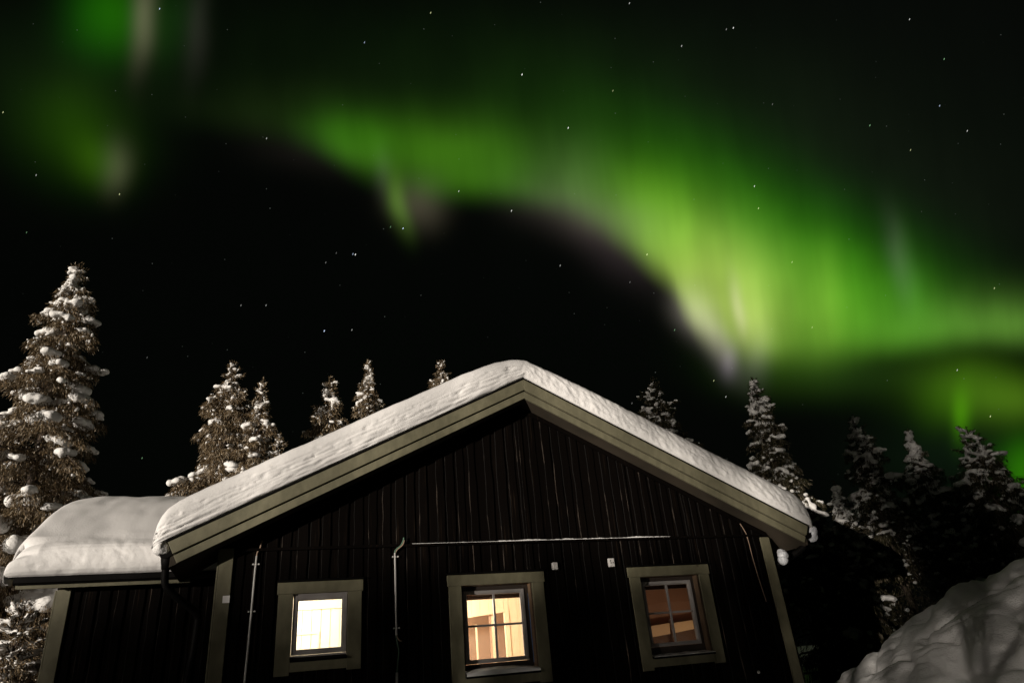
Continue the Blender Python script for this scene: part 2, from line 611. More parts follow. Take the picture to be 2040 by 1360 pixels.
def cladding(x0, x1, ztop, z0, openings, front, back, seed, pitch=.128, bw=.088, parent=None, name='wall', fixed_y=0.0):
    """upright under-boards with wavy-edged cover boards on the joints"""
    rnd = random.Random(seed)
    mb = MB()

    def strips(xa, xb, y0, y1, wavy, mi):
        cuts = sorted({xa, xb} | {q for o in openings for q in o[:2] if xa < q < xb})
        for a, b in zip(cuts, cuts[1:]):
            zs = [(z0, None)]
            mid = .5 * (a + b)
            spans = [(z0, 99.0)]
            for o in openings:
                if o[0] <= mid <= o[1]:
                    spans = [(z0, o[2]), (o[3], 99.0)]
            for lo, hi in spans:
                hia, hib = (ztop(a), ztop(b)) if hi > 90 else (hi, hi)
                if min(hia, hib) - lo < .02:
                    continue
                nseg = max(1, int((max(hia, hib) - lo) / .16)) if wavy else 1
                la, lb, verts, faces = 0, 0, [], []
                for i in range(nseg + 1):
                    t = i / nseg
                    za, zb = lo + (hia - lo) * t, lo + (hib - lo) * t
                    ja = wavy * (rnd.random() - .5) if (a == xa) else 0
                    jb = wavy * (rnd.random() - .5) if (b == xb) else 0
                    c = min(.004, (b - a) * .2)
                    verts += [(a + ja, y1, za), (a + ja, y0 + c, za), (a + ja + c, y0, za), (b + jb - c, y0, zb), (b + jb, y0 + c, zb), (b + jb, y1, zb)]
                for i in range(nseg):
                    q = i * 6
                    for k in range(5):
                        faces.append((q + k, q + k + 1, q + k + 7, q + k + 6))
                top = nseg * 6
                st = len(mb.f)
                mb.add(verts, faces, 0)
                if wavy:
                    for i in range(nseg):
                        for k in (0, 1, 3, 4):
                            mb.mi[st + i * 5 + k] = 1
    x = x0
    strips(x0, x1, back, back + .02, 0, 0)
    x = x0 + .02
    while x + bw < x1:
        strips(x, x + bw + rnd.uniform(-.012, .012), front + rnd.uniform(-.003, .003), back, .012, 0)
        x += pitch + rnd.choice((-.024, -.012, 0, .01, .03, .055)) + rnd.uniform(-.006, .006)
    return mb.build(name, [M['wall'], M['edge']], parent)


cladding(0, W, lambda x: rake(x) - TB + .02, .35, OPEN, .022, .036, 3, parent=cabin)
# the other three outer walls, dark boards
mb = MB()
mb.box(.0, .05, .07, 7.0, .35, 2.78)
mb.box(W - .05, W, .07, 7.0, .35, 2.78)
mb.prism([(0, .35), (W, .35), (W, 2.80), (XC, rake(XC) - TB), (0, 2.80)], 6.95, 7.0)
mb.build('side_wall', M['wall'], cabin)
mb = MB()
mb.box(-.02, W + .02, .03, 7.0, -.2, .349)
mb.build('foundation', mat('grey_concrete', (.25, .24, .23), .9, bump=.3), cabin)

# roof slab (soffit below), chevron swept backwards
mb = MB()
xl, xr = -OV + .03, W + OV - .03
for a, b in ((xl, XC), (XC, xr)):
    mb.prism([(a, rake(a) - TB + .001), (b, rake(b) - TB + .001), (b, rake(b) - .012), (a, rake(a) - .012)], -.195, 7.3)
mb.build('roof', M['soffit'], cabin)


def barge(s0, s1, y0, y1, name, matl):
    """two raking boards; s0, s1 vertical offsets under the roof line"""
    for sgn in (-1, 1):
        mb = MB()
        xe = XC + sgn * (XC + OV)
        nx, nz = sgn * .446 * .895, .895 * .895

        def end(s):     # square-cut end: the lower edge steps inward
            return xe - sgn * s * .40, rake(xe - sgn * s * .40) - s
        p = [end(s0), end(s1), (XC, ZA - s1), (XC, ZA - s0)]
        if sgn > 0:
            p = p[::-1]
        nseg = 14
        mb.prism(p, y0, y1)
        mb.build(name, matl, cabin, bevel=.004)


barge(.0, .128, -.240, -.205, 'upper_barge_board', M['barge'])
barge(.142, TB, -.222, -.194, 'lower_barge_board', M['barge'])
mb = MB()
for sgn in (-1, 1):
    xe = XC + sgn * (W / 2 - .02)
    p = [(xe, rake(xe) - TB - .055), (XC, ZA - TB - .055), (XC, ZA - TB - .0005), (xe, rake(xe) - TB - .0005)]
    mb.prism(p if sgn < 0 else p[::-1], .002, .03)
mb.build('rake_moulding', M['wall'], cabin)
# thin dark verge flashing on the barge boards
mb = MB()
for sgn in (-1, 1):
    xe = XC + sgn * (XC + OV + .01)
    p = [(xe, rake(xe) + .001), (XC, ZA + .001), (XC, ZA + .012), (xe, rake(xe) + .012)]
    if sgn < 0:
        p = [p[0], p[1], p[2], p[3]]
    else:
        p = p[::-1]
    mb.prism(p, -.250, 7.3)
mb.build('verge_flashing', M['metal'], cabin)

# corner boards with a side return
for x0, x1, side in ((.0115, .125, -1), (W - .121, W - .0115, 1)):
    mb = MB()
    zt = 2.806 if side < 0 else 2.765
    mb.box(x0, x1, -.001, .024, .33, zt)
    if side < 0:
        mb.box(-.006, .010, .003, .14, .33, zt - .004)
    else:
        mb.box(W - .010, W + .006, .003, .14, .33, zt - .004)
    mb.build('corner_board', M['olive'], cabin, bevel=.003)

# drip ledge across the gable, with a line of snow
mb = MB()
mb.prism_x([(-.012, 2.775), (.045, 2.775), (.045, 2.812), (-.018, 2.798)], .13, W - .13)
ledge = mb.build('drip_ledge', M['wall'], cabin)
nu = 520
V = []
for i in range(nu):
    x = 1.75 + (4.66 - 1.75) * i / (nu - 1)
    h = .004 + .012 * fbm(Vector((x * 5.5, 1.3, 0)), 4) + .006 * fbm(Vector((x * 22, 4.3, 0)), 3)
    fade = min(1, (x - 1.75) / .9) * min(1, (4.66 - x) / .15)
    h = max(.0015, h * (.35 + .65 * fade) * fade ** .5)
    V += [(x, -.016, 2.7985), (x, -.019, 2.800 + h * .6), (x, -.008, 2.802 + h), (x, .018, 2.806 + h), (x, .024, 2.800)]
mesh_np('ledge_snow', V, grid_faces(nu, 5)[:, ::-1], M['snow'], ledge, True)


# windows ---------------------------------------------------------------
def window(o, sy, bars, label, sash_w, snow_sill, cas_out):
    x0, x1, z0, z1 = o
    # outer architrave is the window part; sash, panes, sill are its sub-parts
    mb = MB()
    cw = .126
    top = z1 + .101
    zb = z0 - .126
    dl = .012
    mb.box(x0 - cw, x0, .0, .027, zb - .008, z1 - .0005)
    mb.box(x1, x1 + cw, .0, .027, zb + .002, z1 - .0005)
    mb.box(x0 - cw - dl, x1 + cw + dl, -.004, .027, z1, top)
    mb.box(x0 + .0005, x1 - .0005, .003, .027, zb + .018, z0 - .02)
    win = mb.build('window', M['olive'], cabin, bevel=.003)
    win['label'] = label
    # drip cap
    mb = MB()
    mb.prism_x([(-.026, top + .004), (.03, top + .010), (.03, top + .028), (-.03, top + .014)], x0 - cw - .018, x1 + cw + .018)
    mb.build('drip_cap', M['metal'], win)
    # reveal lining
    mb = MB()
    mb.box(x0 - .018, x0, .0275, .27, z0 - .02, z1 + .018)
    mb.box(x1, x1 + .018, .0275, .27, z0 - .02, z1 + .018)
    mb.box(x0 + .0005, x1 - .0005, .0275, .27, z1, z1 + .018)
    mb.build('reveal', [M['reveal_in']] if False else M['lining'], win)
    # sash frame
    fx0, fx1, fz0, fz1 = cas_out
    mb = MB()
    y0, y1 = sy, sy + .045
    mb.box(fx0, fx0 + sash_w, y0, y1, fz0, fz1)
    mb.box(fx1 - sash_w, fx1, y0, y1, fz0, fz1)
    mb.box(fx0 + sash_w, fx1 - sash_w, y0 + .001, y1, fz1 - sash_w, fz1)
    mb.box(fx0 + sash_w, fx1 - sash_w, y0 + .001, y1, fz0, fz0 + sash_w)
    # inner stepped bead
    s2 = sash_w + .008
    mb.box(fx0 + sash_w, fx0 + s2, y0 + .010, y1, fz0 + sash_w, fz1 - sash_w)
    mb.box(fx1 - s2, fx1 - sash_w, y0 + .010, y1, fz0 + sash_w, fz1 - sash_w)
    mb.box(fx0 + s2, fx1 - s2, y0 + .010, y1, fz1 - s2, fz1 - sash_w)
    mb.box(fx0 + s2, fx1 - s2, y0 + .010, y1, fz0 + sash_w, fz0 + s2)
    mb.build('frame', M['sash'], win, bevel=.003)
    # fixed frame round the sash, set back
    mb = MB()
    mb.box(x0 + .0005, fx0 - .002, sy + .018, sy + .09, z0 + .0005, z1 - .0005)
    mb.box(fx1 + .002, x1 - .0005, sy + .018, sy + .09, z0 + .0005, z1 - .0005)
    mb.box(fx0 - .002, fx1 + .002, sy + .018, sy + .09, fz1 + .002, z1 - .0005)
    mb.box(fx0 - .002, fx1 + .002, sy + .018, sy + .09, z0 + .0005, fz0 - .002)
    mb.build('outer_frame', M['fixed'] if sy > .05 else M['sash'], win, bevel=.003)
    mb = MB()
    mb.box(fx0 + sash_w, fx1 - sash_w, sy + .026, sy + .030, fz0 + sash_w, fz1 - sash_w)
    mb.build('pane', M['glass'], win)
    if bars:
        mb = MB()
        xm, zm = .5 * (fx0 + fx1) - .003, .5 * (fz0 + fz1) + .004
        mb.box(xm - .011, xm + .011, sy + .006, sy + .0255, fz0 + s2, fz1 - s2)
        mb.box(fx0 + s2, fx1 - s2, sy + .008, sy + .0255, zm - .010, zm + .010)
        mb.build('glazing_bar', M['sash'], win, bevel=.002)
    # sloping metal sill
    mb = MB()
    mb.prism_x([(-.030, z0 - .030), (sy + .02, z0 - .004), (sy + .02, z0 + .006), (-.034, z0 - .016), (-.036, z0 - .034)], x0 + .002, x1 - .002)
    sill = mb.build('sill', M['metal'], win)
    if snow_sill:
        nu = 60
        V = []
        for i in range(nu):
            t = i / (nu - 1)
            x = x0 + .004 + (x1 - x0 - .008) * t
            h = snow_sill(t) + .004 * fbm(Vector((x * 14, 2.2, 0)), 3)
            h = max(h, .004)
            zf = z0 - .016
            V += [(x, -.031, zf - .002), (x, -.036, zf + h * .55), (x, -.022, zf + h), (x, .03, zf + .008 + h * 1.05), (x, sy - .002, z0 + .004 + h)]
        mesh_np('sill_snow', V, grid_faces(nu, 5)[:, ::-1], M['snow'], win, True)
    if sy > .05 and snow_sill(0.5) > .02:
        mb = MB()
        mb.tube([(2.966, .143, 2.384), (2.9665, .137, 2.1), (2.966, .130, 1.66)], .0035, 8)
        mb.build('blue_cable', mat('blue_cable', (.10, .20, .42), .4), win, True)
    return win


M['lining'] = mat('brown_window_lining', (.20, .13, .08), .6, var=(.16, .10, .06), vscale=3)
window(OPEN[0], .018, False, 'small single-pane window glowing almost white', .036, None, (.667, 1.140, 1.880, 2.374))
window(OPEN[1], .120, True, 'four-pane window glowing yellow with snow on its sill', .030, lambda t: .018 + .030 * math.sin(math.pi * min(1, t * .8 + .12)) , (2.278, 2.918, 1.688, 2.348))
window(OPEN[2], .120, True, 'dim four-pane window with a red-brown room behind', .030, lambda t: .007, (4.286, 4.902, 1.697, 2.348))


# rooms behind the windows ----------------------------------------------
def shell(x0, x1, y0, y1, z0, z1, o, wall, ceil, name):
    mb = MB()
    t = .02
    mb.box(x0 - t, x0, y0, y1, z0, z1, 0)
    mb.box(x1, x1 + t, y0, y1, z0, z1, 0)
    mb.box(x0 - t, x1 + t, y1, y1 + t, z0, z1, 0)
    mb.box(x0 - t, x1 + t, y0 - t, y1 + t, z1, z1 + t, 1)
    mb.box(x0 - t, x1 + t, y0 - t, y1 + t, z0 - t, z0, 2)
    # wall with the window opening
    mb.box(x0 - t, o[0] - .019, y0 - t, y0, z0, z1, 0)
    mb.box(o[1] + .019, x1 + t, y0 - t, y0, z0, z1, 0)
    mb.box(o[0] - .019, o[1] + .019, y0 - t, y0, z0, o[2] - .02, 0)
    mb.box(o[0] - .019, o[1] + .019, y0 - t, y0, o[3] + .019, z1, 0)
    return mb.build(name, [wall, ceil, M['floor_in']], cabin)


shell(.10, 1.46, .29, 1.52, .80, 2.72, OPEN[0], M['white_in'], M['white_in'], 'room_wall')
shell(1.52, 4.00, .29, 3.40, .80, 2.72, OPEN[1], M['brown_in'], M['white_in'], 'room_wall')
shell(4.06, 5.92, .29, 1.72, .80, 2.72, OPEN[2], M['red_in'], M['dark_in'], 'room_wall')
# left room: tongue-and-groove panelling, cornice
mb = MB()
x = .12
rnd = random.Random(8)
while x < 1.44:
    mb.box(x, x + .094, 1.500, 1.515, .81, 2.388, 0)
    x += .100
mb.box(.11, 1.45, 1.47, 1.515, 2.39, 2.715, 1)
mb.box(.62, .64, 1.485, 1.4995, .82, 2.16, 2)
mb.box(.64, 1.0, 1.485, 1.4995, 2.14, 2.16, 2)
mb.box(.985, 1.0, 1.485, 1.4995, .82, 2.14, 2)
mb.build('inner_panelling', [mat('pale_panel', (.84, .81, .73), .6), M['white_in'], mat('pale_trim', (.82, .77, .66), .6)], cabin)
# middle room: cream boarded partition with an opening under a slanting head
mb = MB()
Y0, Y1 = 2.20, 2.24


def cream_board(a, b, za, zb, zt):
    mb.prism([(a, za), (b, zb), (b, zt), (a, zt)], Y0, Y1)


head = lambda x: 2.250 + (x - 2.834) * .085
x = 1.54
while x < 3.98:
    b = min(x + .116, 3.98)
    if b <= 3.37:
        cream_board(x, b - .002, head(x), head(b - .002), 2.70)
    elif x < 3.37:
        cream_board(x, 3.366, head(x), head(3.366), 2.70)
        cream_board(3.370, b - .002 if b - .002 > 3.40 else 3.43, .81, .81, 2.70)
        b = max(b, 3.434)
    else:
        cream_board(x, b - .002, .81, .81, 2.70)
    x = b
mb.build('inner_partition', M['cream'], cabin)
mb = MB()
mb.prism([(1.54, head(1.54) - .001), (1.54, head(1.54) + .035), (3.37, head(3.37) + .035), (3.37, head(3.37) - .001)][::-1], Y0 - .018, Y0 - .002)
mb.box(3.370, 3.428, Y0 - .016, Y0 - .002, .82, head(3.37) + .034)
mb.build('opening_trim', M['cream'], cabin)
mb = MB()
mb.box(3.225, 3.262, 2.30, 2.34, .81, 2.60, 0)
mb.box(3.200, 3.224, 2.32, 2.34, .81, 2.60, 1)
mb.box(3.035, 3.052, 2.40, 2.43, .81, 2.18, 0)
mb.build('inner_post', [M['cream'], M['brown_in']], cabin)
mb = MB()
mb.box(2.25, 3.92, .30, .34, 2.283, 2.70)
mb.box(4.24, 5.20, .30, .34, 2.283, 2.70)
mb.build('roller_blind', M['dark_in'], cabin)
# right room: pale sloping board, dark below
mb = MB()
YR = 1.60
mb.prism([(4.70, 1.80), (5.415, 1.861), (5.43, 1.99), (4.70, 1.935)], YR, YR + .03, 0)
mb.prism([(5.47, 1.865), (5.86, 1.905), (5.86, 2.01), (5.47, 1.985)], YR, YR + .03, 0)
mb.prism([(4.70, .82), (5.86, .82), (5.86, 1.900), (4.70, 1.795)], YR + .035, YR + .06, 1)
mb.box(5.43, 5.468, YR - .012, YR + .03, .82, 2.03, 1)
mb.build('inner_sloping_board', [mat('pale_board', (.62, .46, .30), .6), M['dark_in']], cabin)


def lamp(name, loc, power, col, rad=.05):
    l = bpy.data.lights.new(name, 'POINT')
    l.energy = power
    l.color = col
    l.shadow_soft_size = rad
    o = bpy.data.objects.new(name, l)
    COL.objects.link(o)
    o.location = loc
    return o


lamp('room_lamp', (.35, .75, 2.55), 66, (1, .90, .76))
lamp('room_lamp', (1.95, 1.00, 2.35), 190, (1, .89, .72))
lamp('room_lamp', (2.1, 2.85, 2.45), 55, (1, .88, .70))  # added behind the partition to brighten the brown wall there
lamp('room_lamp', (4.70, .75, 1.30), 12, (1, .78, .55))
lamp('room_lamp', (5.72, 1.25, 1.72), 1.6, (1, .72, .42))

# gutters and downpipe ----------------------------------------------------
def gutter(x, z, y0, y1):
    mb = MB()
    n = 9
    r = .06
    for k in range(n):
        a0, a1 = math.pi * k / n, math.pi * (k + 1) / n
        p = [(x - r * math.cos(a0), z - r * math.sin(a0)), (x - r * math.cos(a1), z - r * math.sin(a1)),
             (x - (r - .004) * math.cos(a1), z - (r - .004) * math.sin(a1)), (x - (r - .004) * math.cos(a0), z - (r - .004) * math.sin(a0))]
        mb.prism(p, y0, y1)
    # end stop
    half = [(x - r * math.cos(math.pi * k / n), z - r * math.sin(math.pi * k / n)) for k in range(n + 1)]
    mb.prism(half, y0 - .004, y0)
    return mb.build('gutter', M['metal'], cabin)


gutter(-.405, 2.765, -.20, 7.2)
gutter(W + .405, 2.765, -.20, 7.2)


def smooth_path(pts, sub=6):
    pts = [Vector(p) for p in pts]
    out = []
    for i in range(len(pts) - 1):
        p0, p1, p2, p3 = pts[max(i - 1, 0)], pts[i], pts[i + 1], pts[min(i + 2, len(pts) - 1)]
        for k in range(sub):
            t = k / sub
            out.append(.5 * ((2 * p1) + (p2 - p0) * t + (2 * p0 - 5 * p1 + 4 * p2 - p3) * t * t + (3 * p1 - p0 - 3 * p2 + p3) * t ** 3))
    out.append(pts[-1])
    return out


mb = MB()
mb.tube([(-.398, -.13, 2.735), (-.400, -.125, 2.68), (-.402, -.12, 2.62)], [.056, .046, .034], 14)
mb.tube(smooth_path([(-.402, -.12, 2.65), (-.400, -.11, 2.56), (-.388, -.10, 2.50), (-.345, -.075, 2.445), (-.264, -.02, 2.38), (-.165, .07, 2.305),
                     (-.128, .11, 2.25), (-.124, .12, 2.18), (-.132, .12, 1.95), (-.153, .12, 1.70), (-.16, .12, .5)]), .030, 14)
mb.build('drainpipe', M['metal'], cabin, True)
# right gutter outlet elbow
mb = MB()
mb.tube(smooth_path([(W + .40, -.10, 2.72), (W + .38, -.09, 2.62), (W + .22, .0, 2.52), (W + .085, .10, 2.44), (W + .075, .12, 2.3), (W + .075, .12, .5)]), .038, 12)
mb.build('drainpipe', M['metal'], cabin, True)


# ------------------------------------------------------------------ things fixed on the gable
def cable_pipe(x_top, pts, label, tip, clips, name='cable_pipe'):
    t = thing(name, label, 'cable pipe', (x_top, 0, pts[-1][2]), 'cable pipes fixed on the gable wall')
    mb = MB()
    mb.tube(pts, .0095, 10)
    mb.build('pipe', M['pale'], t, True)
    for cx, cz in clips:
        mb = MB()
        mb.box(cx - .026, cx + .026, .010, .021, cz - .004, cz + .004)
        mb.tube([(cx - .024, .004, cz), (cx - .024, -.004, cz)], .008, 8)
        mb.tube([(cx + .024, .004, cz), (cx + .024, -.004, cz)], .008, 8)
        mb.tube([(cx, .008, cz - .004), (cx, .008, cz + .004)], .0125, 10)
        mb.build('clip', M['plastic'] if False else M['pale'], t)
    return t


p1 = cable_pipe(.31, [(.322, .008, 2.735), (.318, .008, 2.60), (.314, .008, 2.2), (.305, .008, 1.69), (.30, .008, .6)],
                'pale cable pipe running up the wall beside the label on the corner board', None, [(.320, 2.66), (.315, 2.26)])
mb = MB()
mb.tube(smooth_path([(.322, .008, 2.73), (.326, .006, 2.765), (.345, .004, 2.80), (.352, .010, 2.84), (.356, .018, 2.87)]), .007, 8)
mb.build('bare_cable', M['cord'], p1, True)
p2 = cable_pipe(1.586, [(1.584, .008, 2.722), (1.588, .008, 2.4), (1.592, .008, 1.985)],
                'pale cable pipe in two lengths with green cable ends, left of the glowing middle window', None, [(1.586, 2.685), (1.592, 2.045)])
mb = MB()
mb.tube([(1.594, .008, 1.675), (1.596, .008, 1.3), (1.598, .008, .6)], .0115, 10)
mb.build('pipe', M['pale'], p2, True)
mb = MB()
mb.tube(smooth_path([(1.584, .008, 2.715), (1.590, .000, 2.745), (1.640, -.012, 2.79), (1.662, -.018, 2.83), (1.668, -.018, 2.86)]), .008, 8, 0)
mb.build('bare_cable', M['green'], p2, True)
mb = MB()
mb.tube(smooth_path([(1.586, .008, 2.715), (1.604, -.004, 2.748), (1.655, -.016, 2.79), (1.672, -.022, 2.835)]), .006, 8, 0)
mb.build('bare_cable', M['cord'], p2, True)
mb = MB()
mb.tube(smooth_path([(1.592, .008, 1.99), (1.602, .000, 1.96), (1.622, -.006, 1.935), (1.640, -.006, 1.932)]), .006, 8, 0)
mb.build('bare_cable', M['cord'], p2, True)
mb = MB()
mb.tube(smooth_path([(1.592, .008, 1.99), (1.598, .004, 1.93), (1.612, .002, 1.85), (1.606, .004, 1.78), (1.595, .008, 1.67)]), .007, 8, 0)
mb.build('bare_cable', M['green'], p2, True)

mb = MB()
mb.tube(smooth_path([(5.640, .012, 2.95), (5.654, .010, 2.924), (5.690, .006, 2.84), (5.703, .006, 2.796), (5.712, .008, 2.68), (5.716, .008, 2.54),
                     (5.735, .010, 2.32), (5.764, .014, 2.10), (5.770, .018, 2.06)]), .0055, 8)
tag(mb.build('loose_cord', M['cord'], None, True), 'thin tan cord hanging loose down the wall from under the eave', 'cord')

mb = MB()
mb.box(3.212, 3.268, -.018, .024, 2.500, 2.572)
o = mb.build('wall_box', M['plastic'], None, bevel=.006)
tag(o, 'small blank white box mounted on the dark wall between the two four-pane windows', 'wall box')

sock = thing('wall_socket', 'small white socket plate with dark holes beside the dim four-pane window', 'wall socket', (3.895, 0, 2.548))
mb = MB()
mb.box(3.862, 3.928, -.012, .024, 2.505, 2.592)
mb.build('plate', M['plastic'], sock, bevel=.006)
mb = MB()
for cx, cz in ((3.881, 2.566), (3.886, 2.545), (3.910, 2.547)):
    mb.tube([(cx, -.0135, cz), (cx, -.008, cz)], .0065, 10)
mb.build('hole', M['dark_dot'], sock)

mb = MB()
mb.box(.068, .126, -.004, -.0005, 2.342, 2.402)
tag(mb.build('paper_tag', mat('white_paper', (.82, .81, .80), .8), None), 'small square white tag stuck on the olive corner board', 'tag')

mb = MB()
mb.tube([(5.46, .022, 1.369), (5.46, .004, 1.369)], [.016, .014], 12)
tag(mb.build('white_button', M['plastic'], None, bevel=.002), 'tiny round white button low on the dark wall, below the loose cord', 'button')


# ------------------------------------------------------------------ snow on the main roof
def roof_snow():
    TX = [-.525, -.515, -.50, -.475, -.43, -.35, -.1, .5, 1.4, 2.3, 2.67, 2.85, 3.0, 3.2, 3.5, 4.0, 5.0, 6.0, 6.3, 6.39, 6.44, 6.475, 6.49]
    TT = [.03, .14, .22, .275, .315, .340, .352, .358, .378, .388, .368, .336, .312, .302, .312, .328, .345, .352, .352, .315, .25, .15, .03]
    nu = 600
    xs = np.concatenate([np.linspace(-.525, -.3, 36)[:-1], np.linspace(-.3, 6.2, nu - 70), np.linspace(6.2, 6.49, 36)[1:]])
    nu = len(xs)
    # profile: (y, fraction of thickness)
    front = [(-.235, .0), (-.262, .03), (-.275, .12), (-.282, .22), (-.285, .32), (-.286, .42), (-.285, .52), (-.283, .60), (-.279, .68), (-.272, .76),
             (-.262, .83), (-.247, .89), (-.228, .935), (-.203, .965), (-.172, .985), (-.135, .996), (-.09, 1.0), (-.03, 1.005)]
    pf = []
    for (a, b), (c, d) in zip(front, front[1:]):
        pf += [(a + (c - a) * t, b + (d - b) * t) for t in (0, .34, .67)]
    pf += [front[-1], (.08, 1.0), (.3, 1.03), (.7, 1.02), (1.3, 1.05), (2, 1.02), (3, 1.05), (4, 1.02), (5, 1.05), (6, 1.03), (7.1, 1.0), (7.3, .8), (7.36, .4), (7.36, .0)]
    V = np.zeros((nu, len(pf), 3))
    for i, x in enumerate(xs):
        T = float(np.interp(x, TX, TT))
        endp = min(1.0, (x + .525) / .12, (6.49 - x) / .14)
        endp = math.sqrt(max(0.0, 1 - (1 - max(0, endp)) ** 2))
        for j, (y, fr) in enumerate(pf):
            rr = .03 + .10 * fr
            base = ZA + .013 - SL * (math.sqrt((x - XC) ** 2 + (rr * fr) ** 2))
            yy = y
            z = base + T * fr + .014 * fbm(Vector((x * .9, y * .8, 3.1)), 3) * fr
            if y < 0:
                yy = y + (1 - endp) * .09
                lay = 1.0 if x < XC else 0.0
                s = fr * T
                along = (x - XC) * 1.117
                if lay:
                    # wind-packed layers parallel to the roof edge, broken by small pits
                    st = fbm(Vector((along * 1.3, s * 75, .7)), 3) * .5 + fbm(Vector((along * 5.5, s * 95, 5.7)), 2) * .4
                    low = max(0.0, min(1.0, (.72 - fr) / .35)) * min(1, fr / .1)
                    pit = max(0.0, fbm(Vector((along * 7.5, s * 16 + along * 2, 9.1)), 3) - .12)
                    band = math.exp(-((fr - .5) / .22) ** 2)
                    yy += .030 * st * low + .024 * pit * band + .003 * fbm(Vector((along * 9, s * 14, 2)), 3) * (1 - fr * .6)
                else:
                    b1 = fbm(Vector((along * 16, s * 20, 3.3)), 3)
                    b2 = fbm(Vector((along * 5, s * 8, 8.8)), 2)
                    w = min(1, fr / .12) * (1 - .5 * fr)
                    yy += (.011 * b1 + .008 * b2) * w
                z += .004 * fbm(Vector((x * 11, y * 9, 1.5)), 3) * fr
            V[i, j] = (x, yy, z)
    o = mesh_np('roof_snow', V.reshape(-1, 3), grid_faces(nu, len(pf))[:, ::-1], M['snow_roof'], None, True)
    tag(o, 'thick snow slab lying over the cabin gable roof, rounded at the ridge', 'roof snow')
    o['kind'] = 'thing'


roof_snow()


# lumps of snow and ice ----------------------------------------------------
def ico(sub=1):
    import bmesh
    bm = bmesh.new()
    bmesh.ops.create_icosphere(bm, subdivisions=sub, radius=1)
    v = np.array([q.co[:] for q in bm.verts])
    f = np.array([[q.index for q in fc.verts] for fc in bm.faces])
    bm.free()
    return v, f


ICO1, ICO1F = ico(1)
ICO2, ICO2F = ico(2)


def lumps(name, balls, material, voxel, parent=None, seed=1, disp=.02, dscale=.12):
    """balls: (x, y, z, rx, ry, rz, yaw, pitch) ellipsoids, fused into one lumpy body"""
    B = np.array(balls, float)
    rng = np.random.default_rng(seed)
    n = len(B)
    Vs, Fs, base = [], [], 0
    big = B[:, 3:5].mean(1) > .045
    for sel, IV, IF in ((~big, ICO1, ICO1F), (big, ICO2, ICO2F)):
        Q = B[sel]
        n = len(Q)
        if n == 0:
            continue
        v = IV[None] * (1 + .05 * rng.standard_normal((n, len(IV), 1)))
        v = v * Q[:, None, 3:6]
        cy, sy, cp, sp = np.cos(Q[:, 6]), np.sin(Q[:, 6]), np.cos(Q[:, 7]), np.sin(Q[:, 7])
        x, y, z = v[..., 0], v[..., 1], v[..., 2]
        x1 = x * cp[:, None] - z * sp[:, None]
        z1 = x * sp[:, None] + z * cp[:, None]
        X = x1 * cy[:, None] - y * sy[:, None]
        Y = x1 * sy[:, None] + y * cy[:, None]
        V = np.stack([X, Y, z1], -1) + Q[:, None, 0:3]
        F = IF[None] + (np.arange(n) * len(IV))[:, None, None]
        Vs.append(V.reshape(-1, 3))
        Fs.append(F.reshape(-1, 3) + base)
        base += n * len(IV)
    V, F = np.concatenate(Vs), np.concatenate(Fs)
    o = mesh_np(name, V.reshape(-1, 3), F.reshape(-1, 3), material, parent, True)
    md = o.modifiers.new('fuse', 'REMESH')
    md.mode = 'VOXEL'
    md.voxel_size = voxel
    md.use_smooth_shade = True
    if disp:
        tx = bpy.data.textures.get('lump_clouds_%d' % int(dscale * 1000))
        if tx is None:
            tx = bpy.data.textures.new('lump_clouds_%d' % int(dscale * 1000), 'CLOUDS')
            tx.noise_scale = dscale
            tx.noise_depth = 2
        dm = o.modifiers.new('uneven', 'DISPLACE')
        dm.texture = tx
        dm.texture_coords = 'LOCAL'
        dm.strength = disp
    return o


o = lumps('gutter_snow', [(-.455, -.16, 2.84, .06, .10, .09, 0, 0), (-.47, -.17, 2.79, .05, .09, .06, .2, .3), (-.435, -.10, 2.88, .08, .10, .08, 0, 0),
                          (-.43, .1, 2.86, .09, .2, .09, 0, 0), (-.43, -.19, 2.78, .05, .05, .05, 0, 0), (-.44, .5, 2.87, .08, .4, .08, 0, 0),
                          (-.44, 1.2, 2.87, .08, .5, .08, 0, 0)], M['snow'], .012, disp=.02, dscale=.05)
tag(o, 'broken snow lump hanging over the gutter above the bent drainpipe', 'snow lump')
o['kind'] = 'thing'
o = lumps('gutter_snow', [(W + .50, -.16, 2.775, .058, .09, .085, 0, -.3), (W + .515, -.14, 2.72, .045, .08, .06, 0, -.3), (W + .44, .1, 2.80, .07, .2, .07, 0, 0),
                          (W + .44, .6, 2.80, .07, .4, .07, 0, 0)], M['ice'], .012, disp=.012, dscale=.05)
tag(o, 'bluish snow lump poking past the square-cut end of the barge board', 'snow lump')
o['kind'] = 'thing'
o = lumps('frozen_lump', [(W + .02, -.15, 2.53, .065, .06, .055, 0, 0), (W + .00, -.15, 2.475, .055, .06, .055, 0, 0), (W + .03, -.12, 2.56, .05, .06, .05, 0, 0)], M['ice'], .010,
          disp=.012, dscale=.05)
tag(o, 'round frozen lump hanging under the eave beside the corner board', 'ice lump')

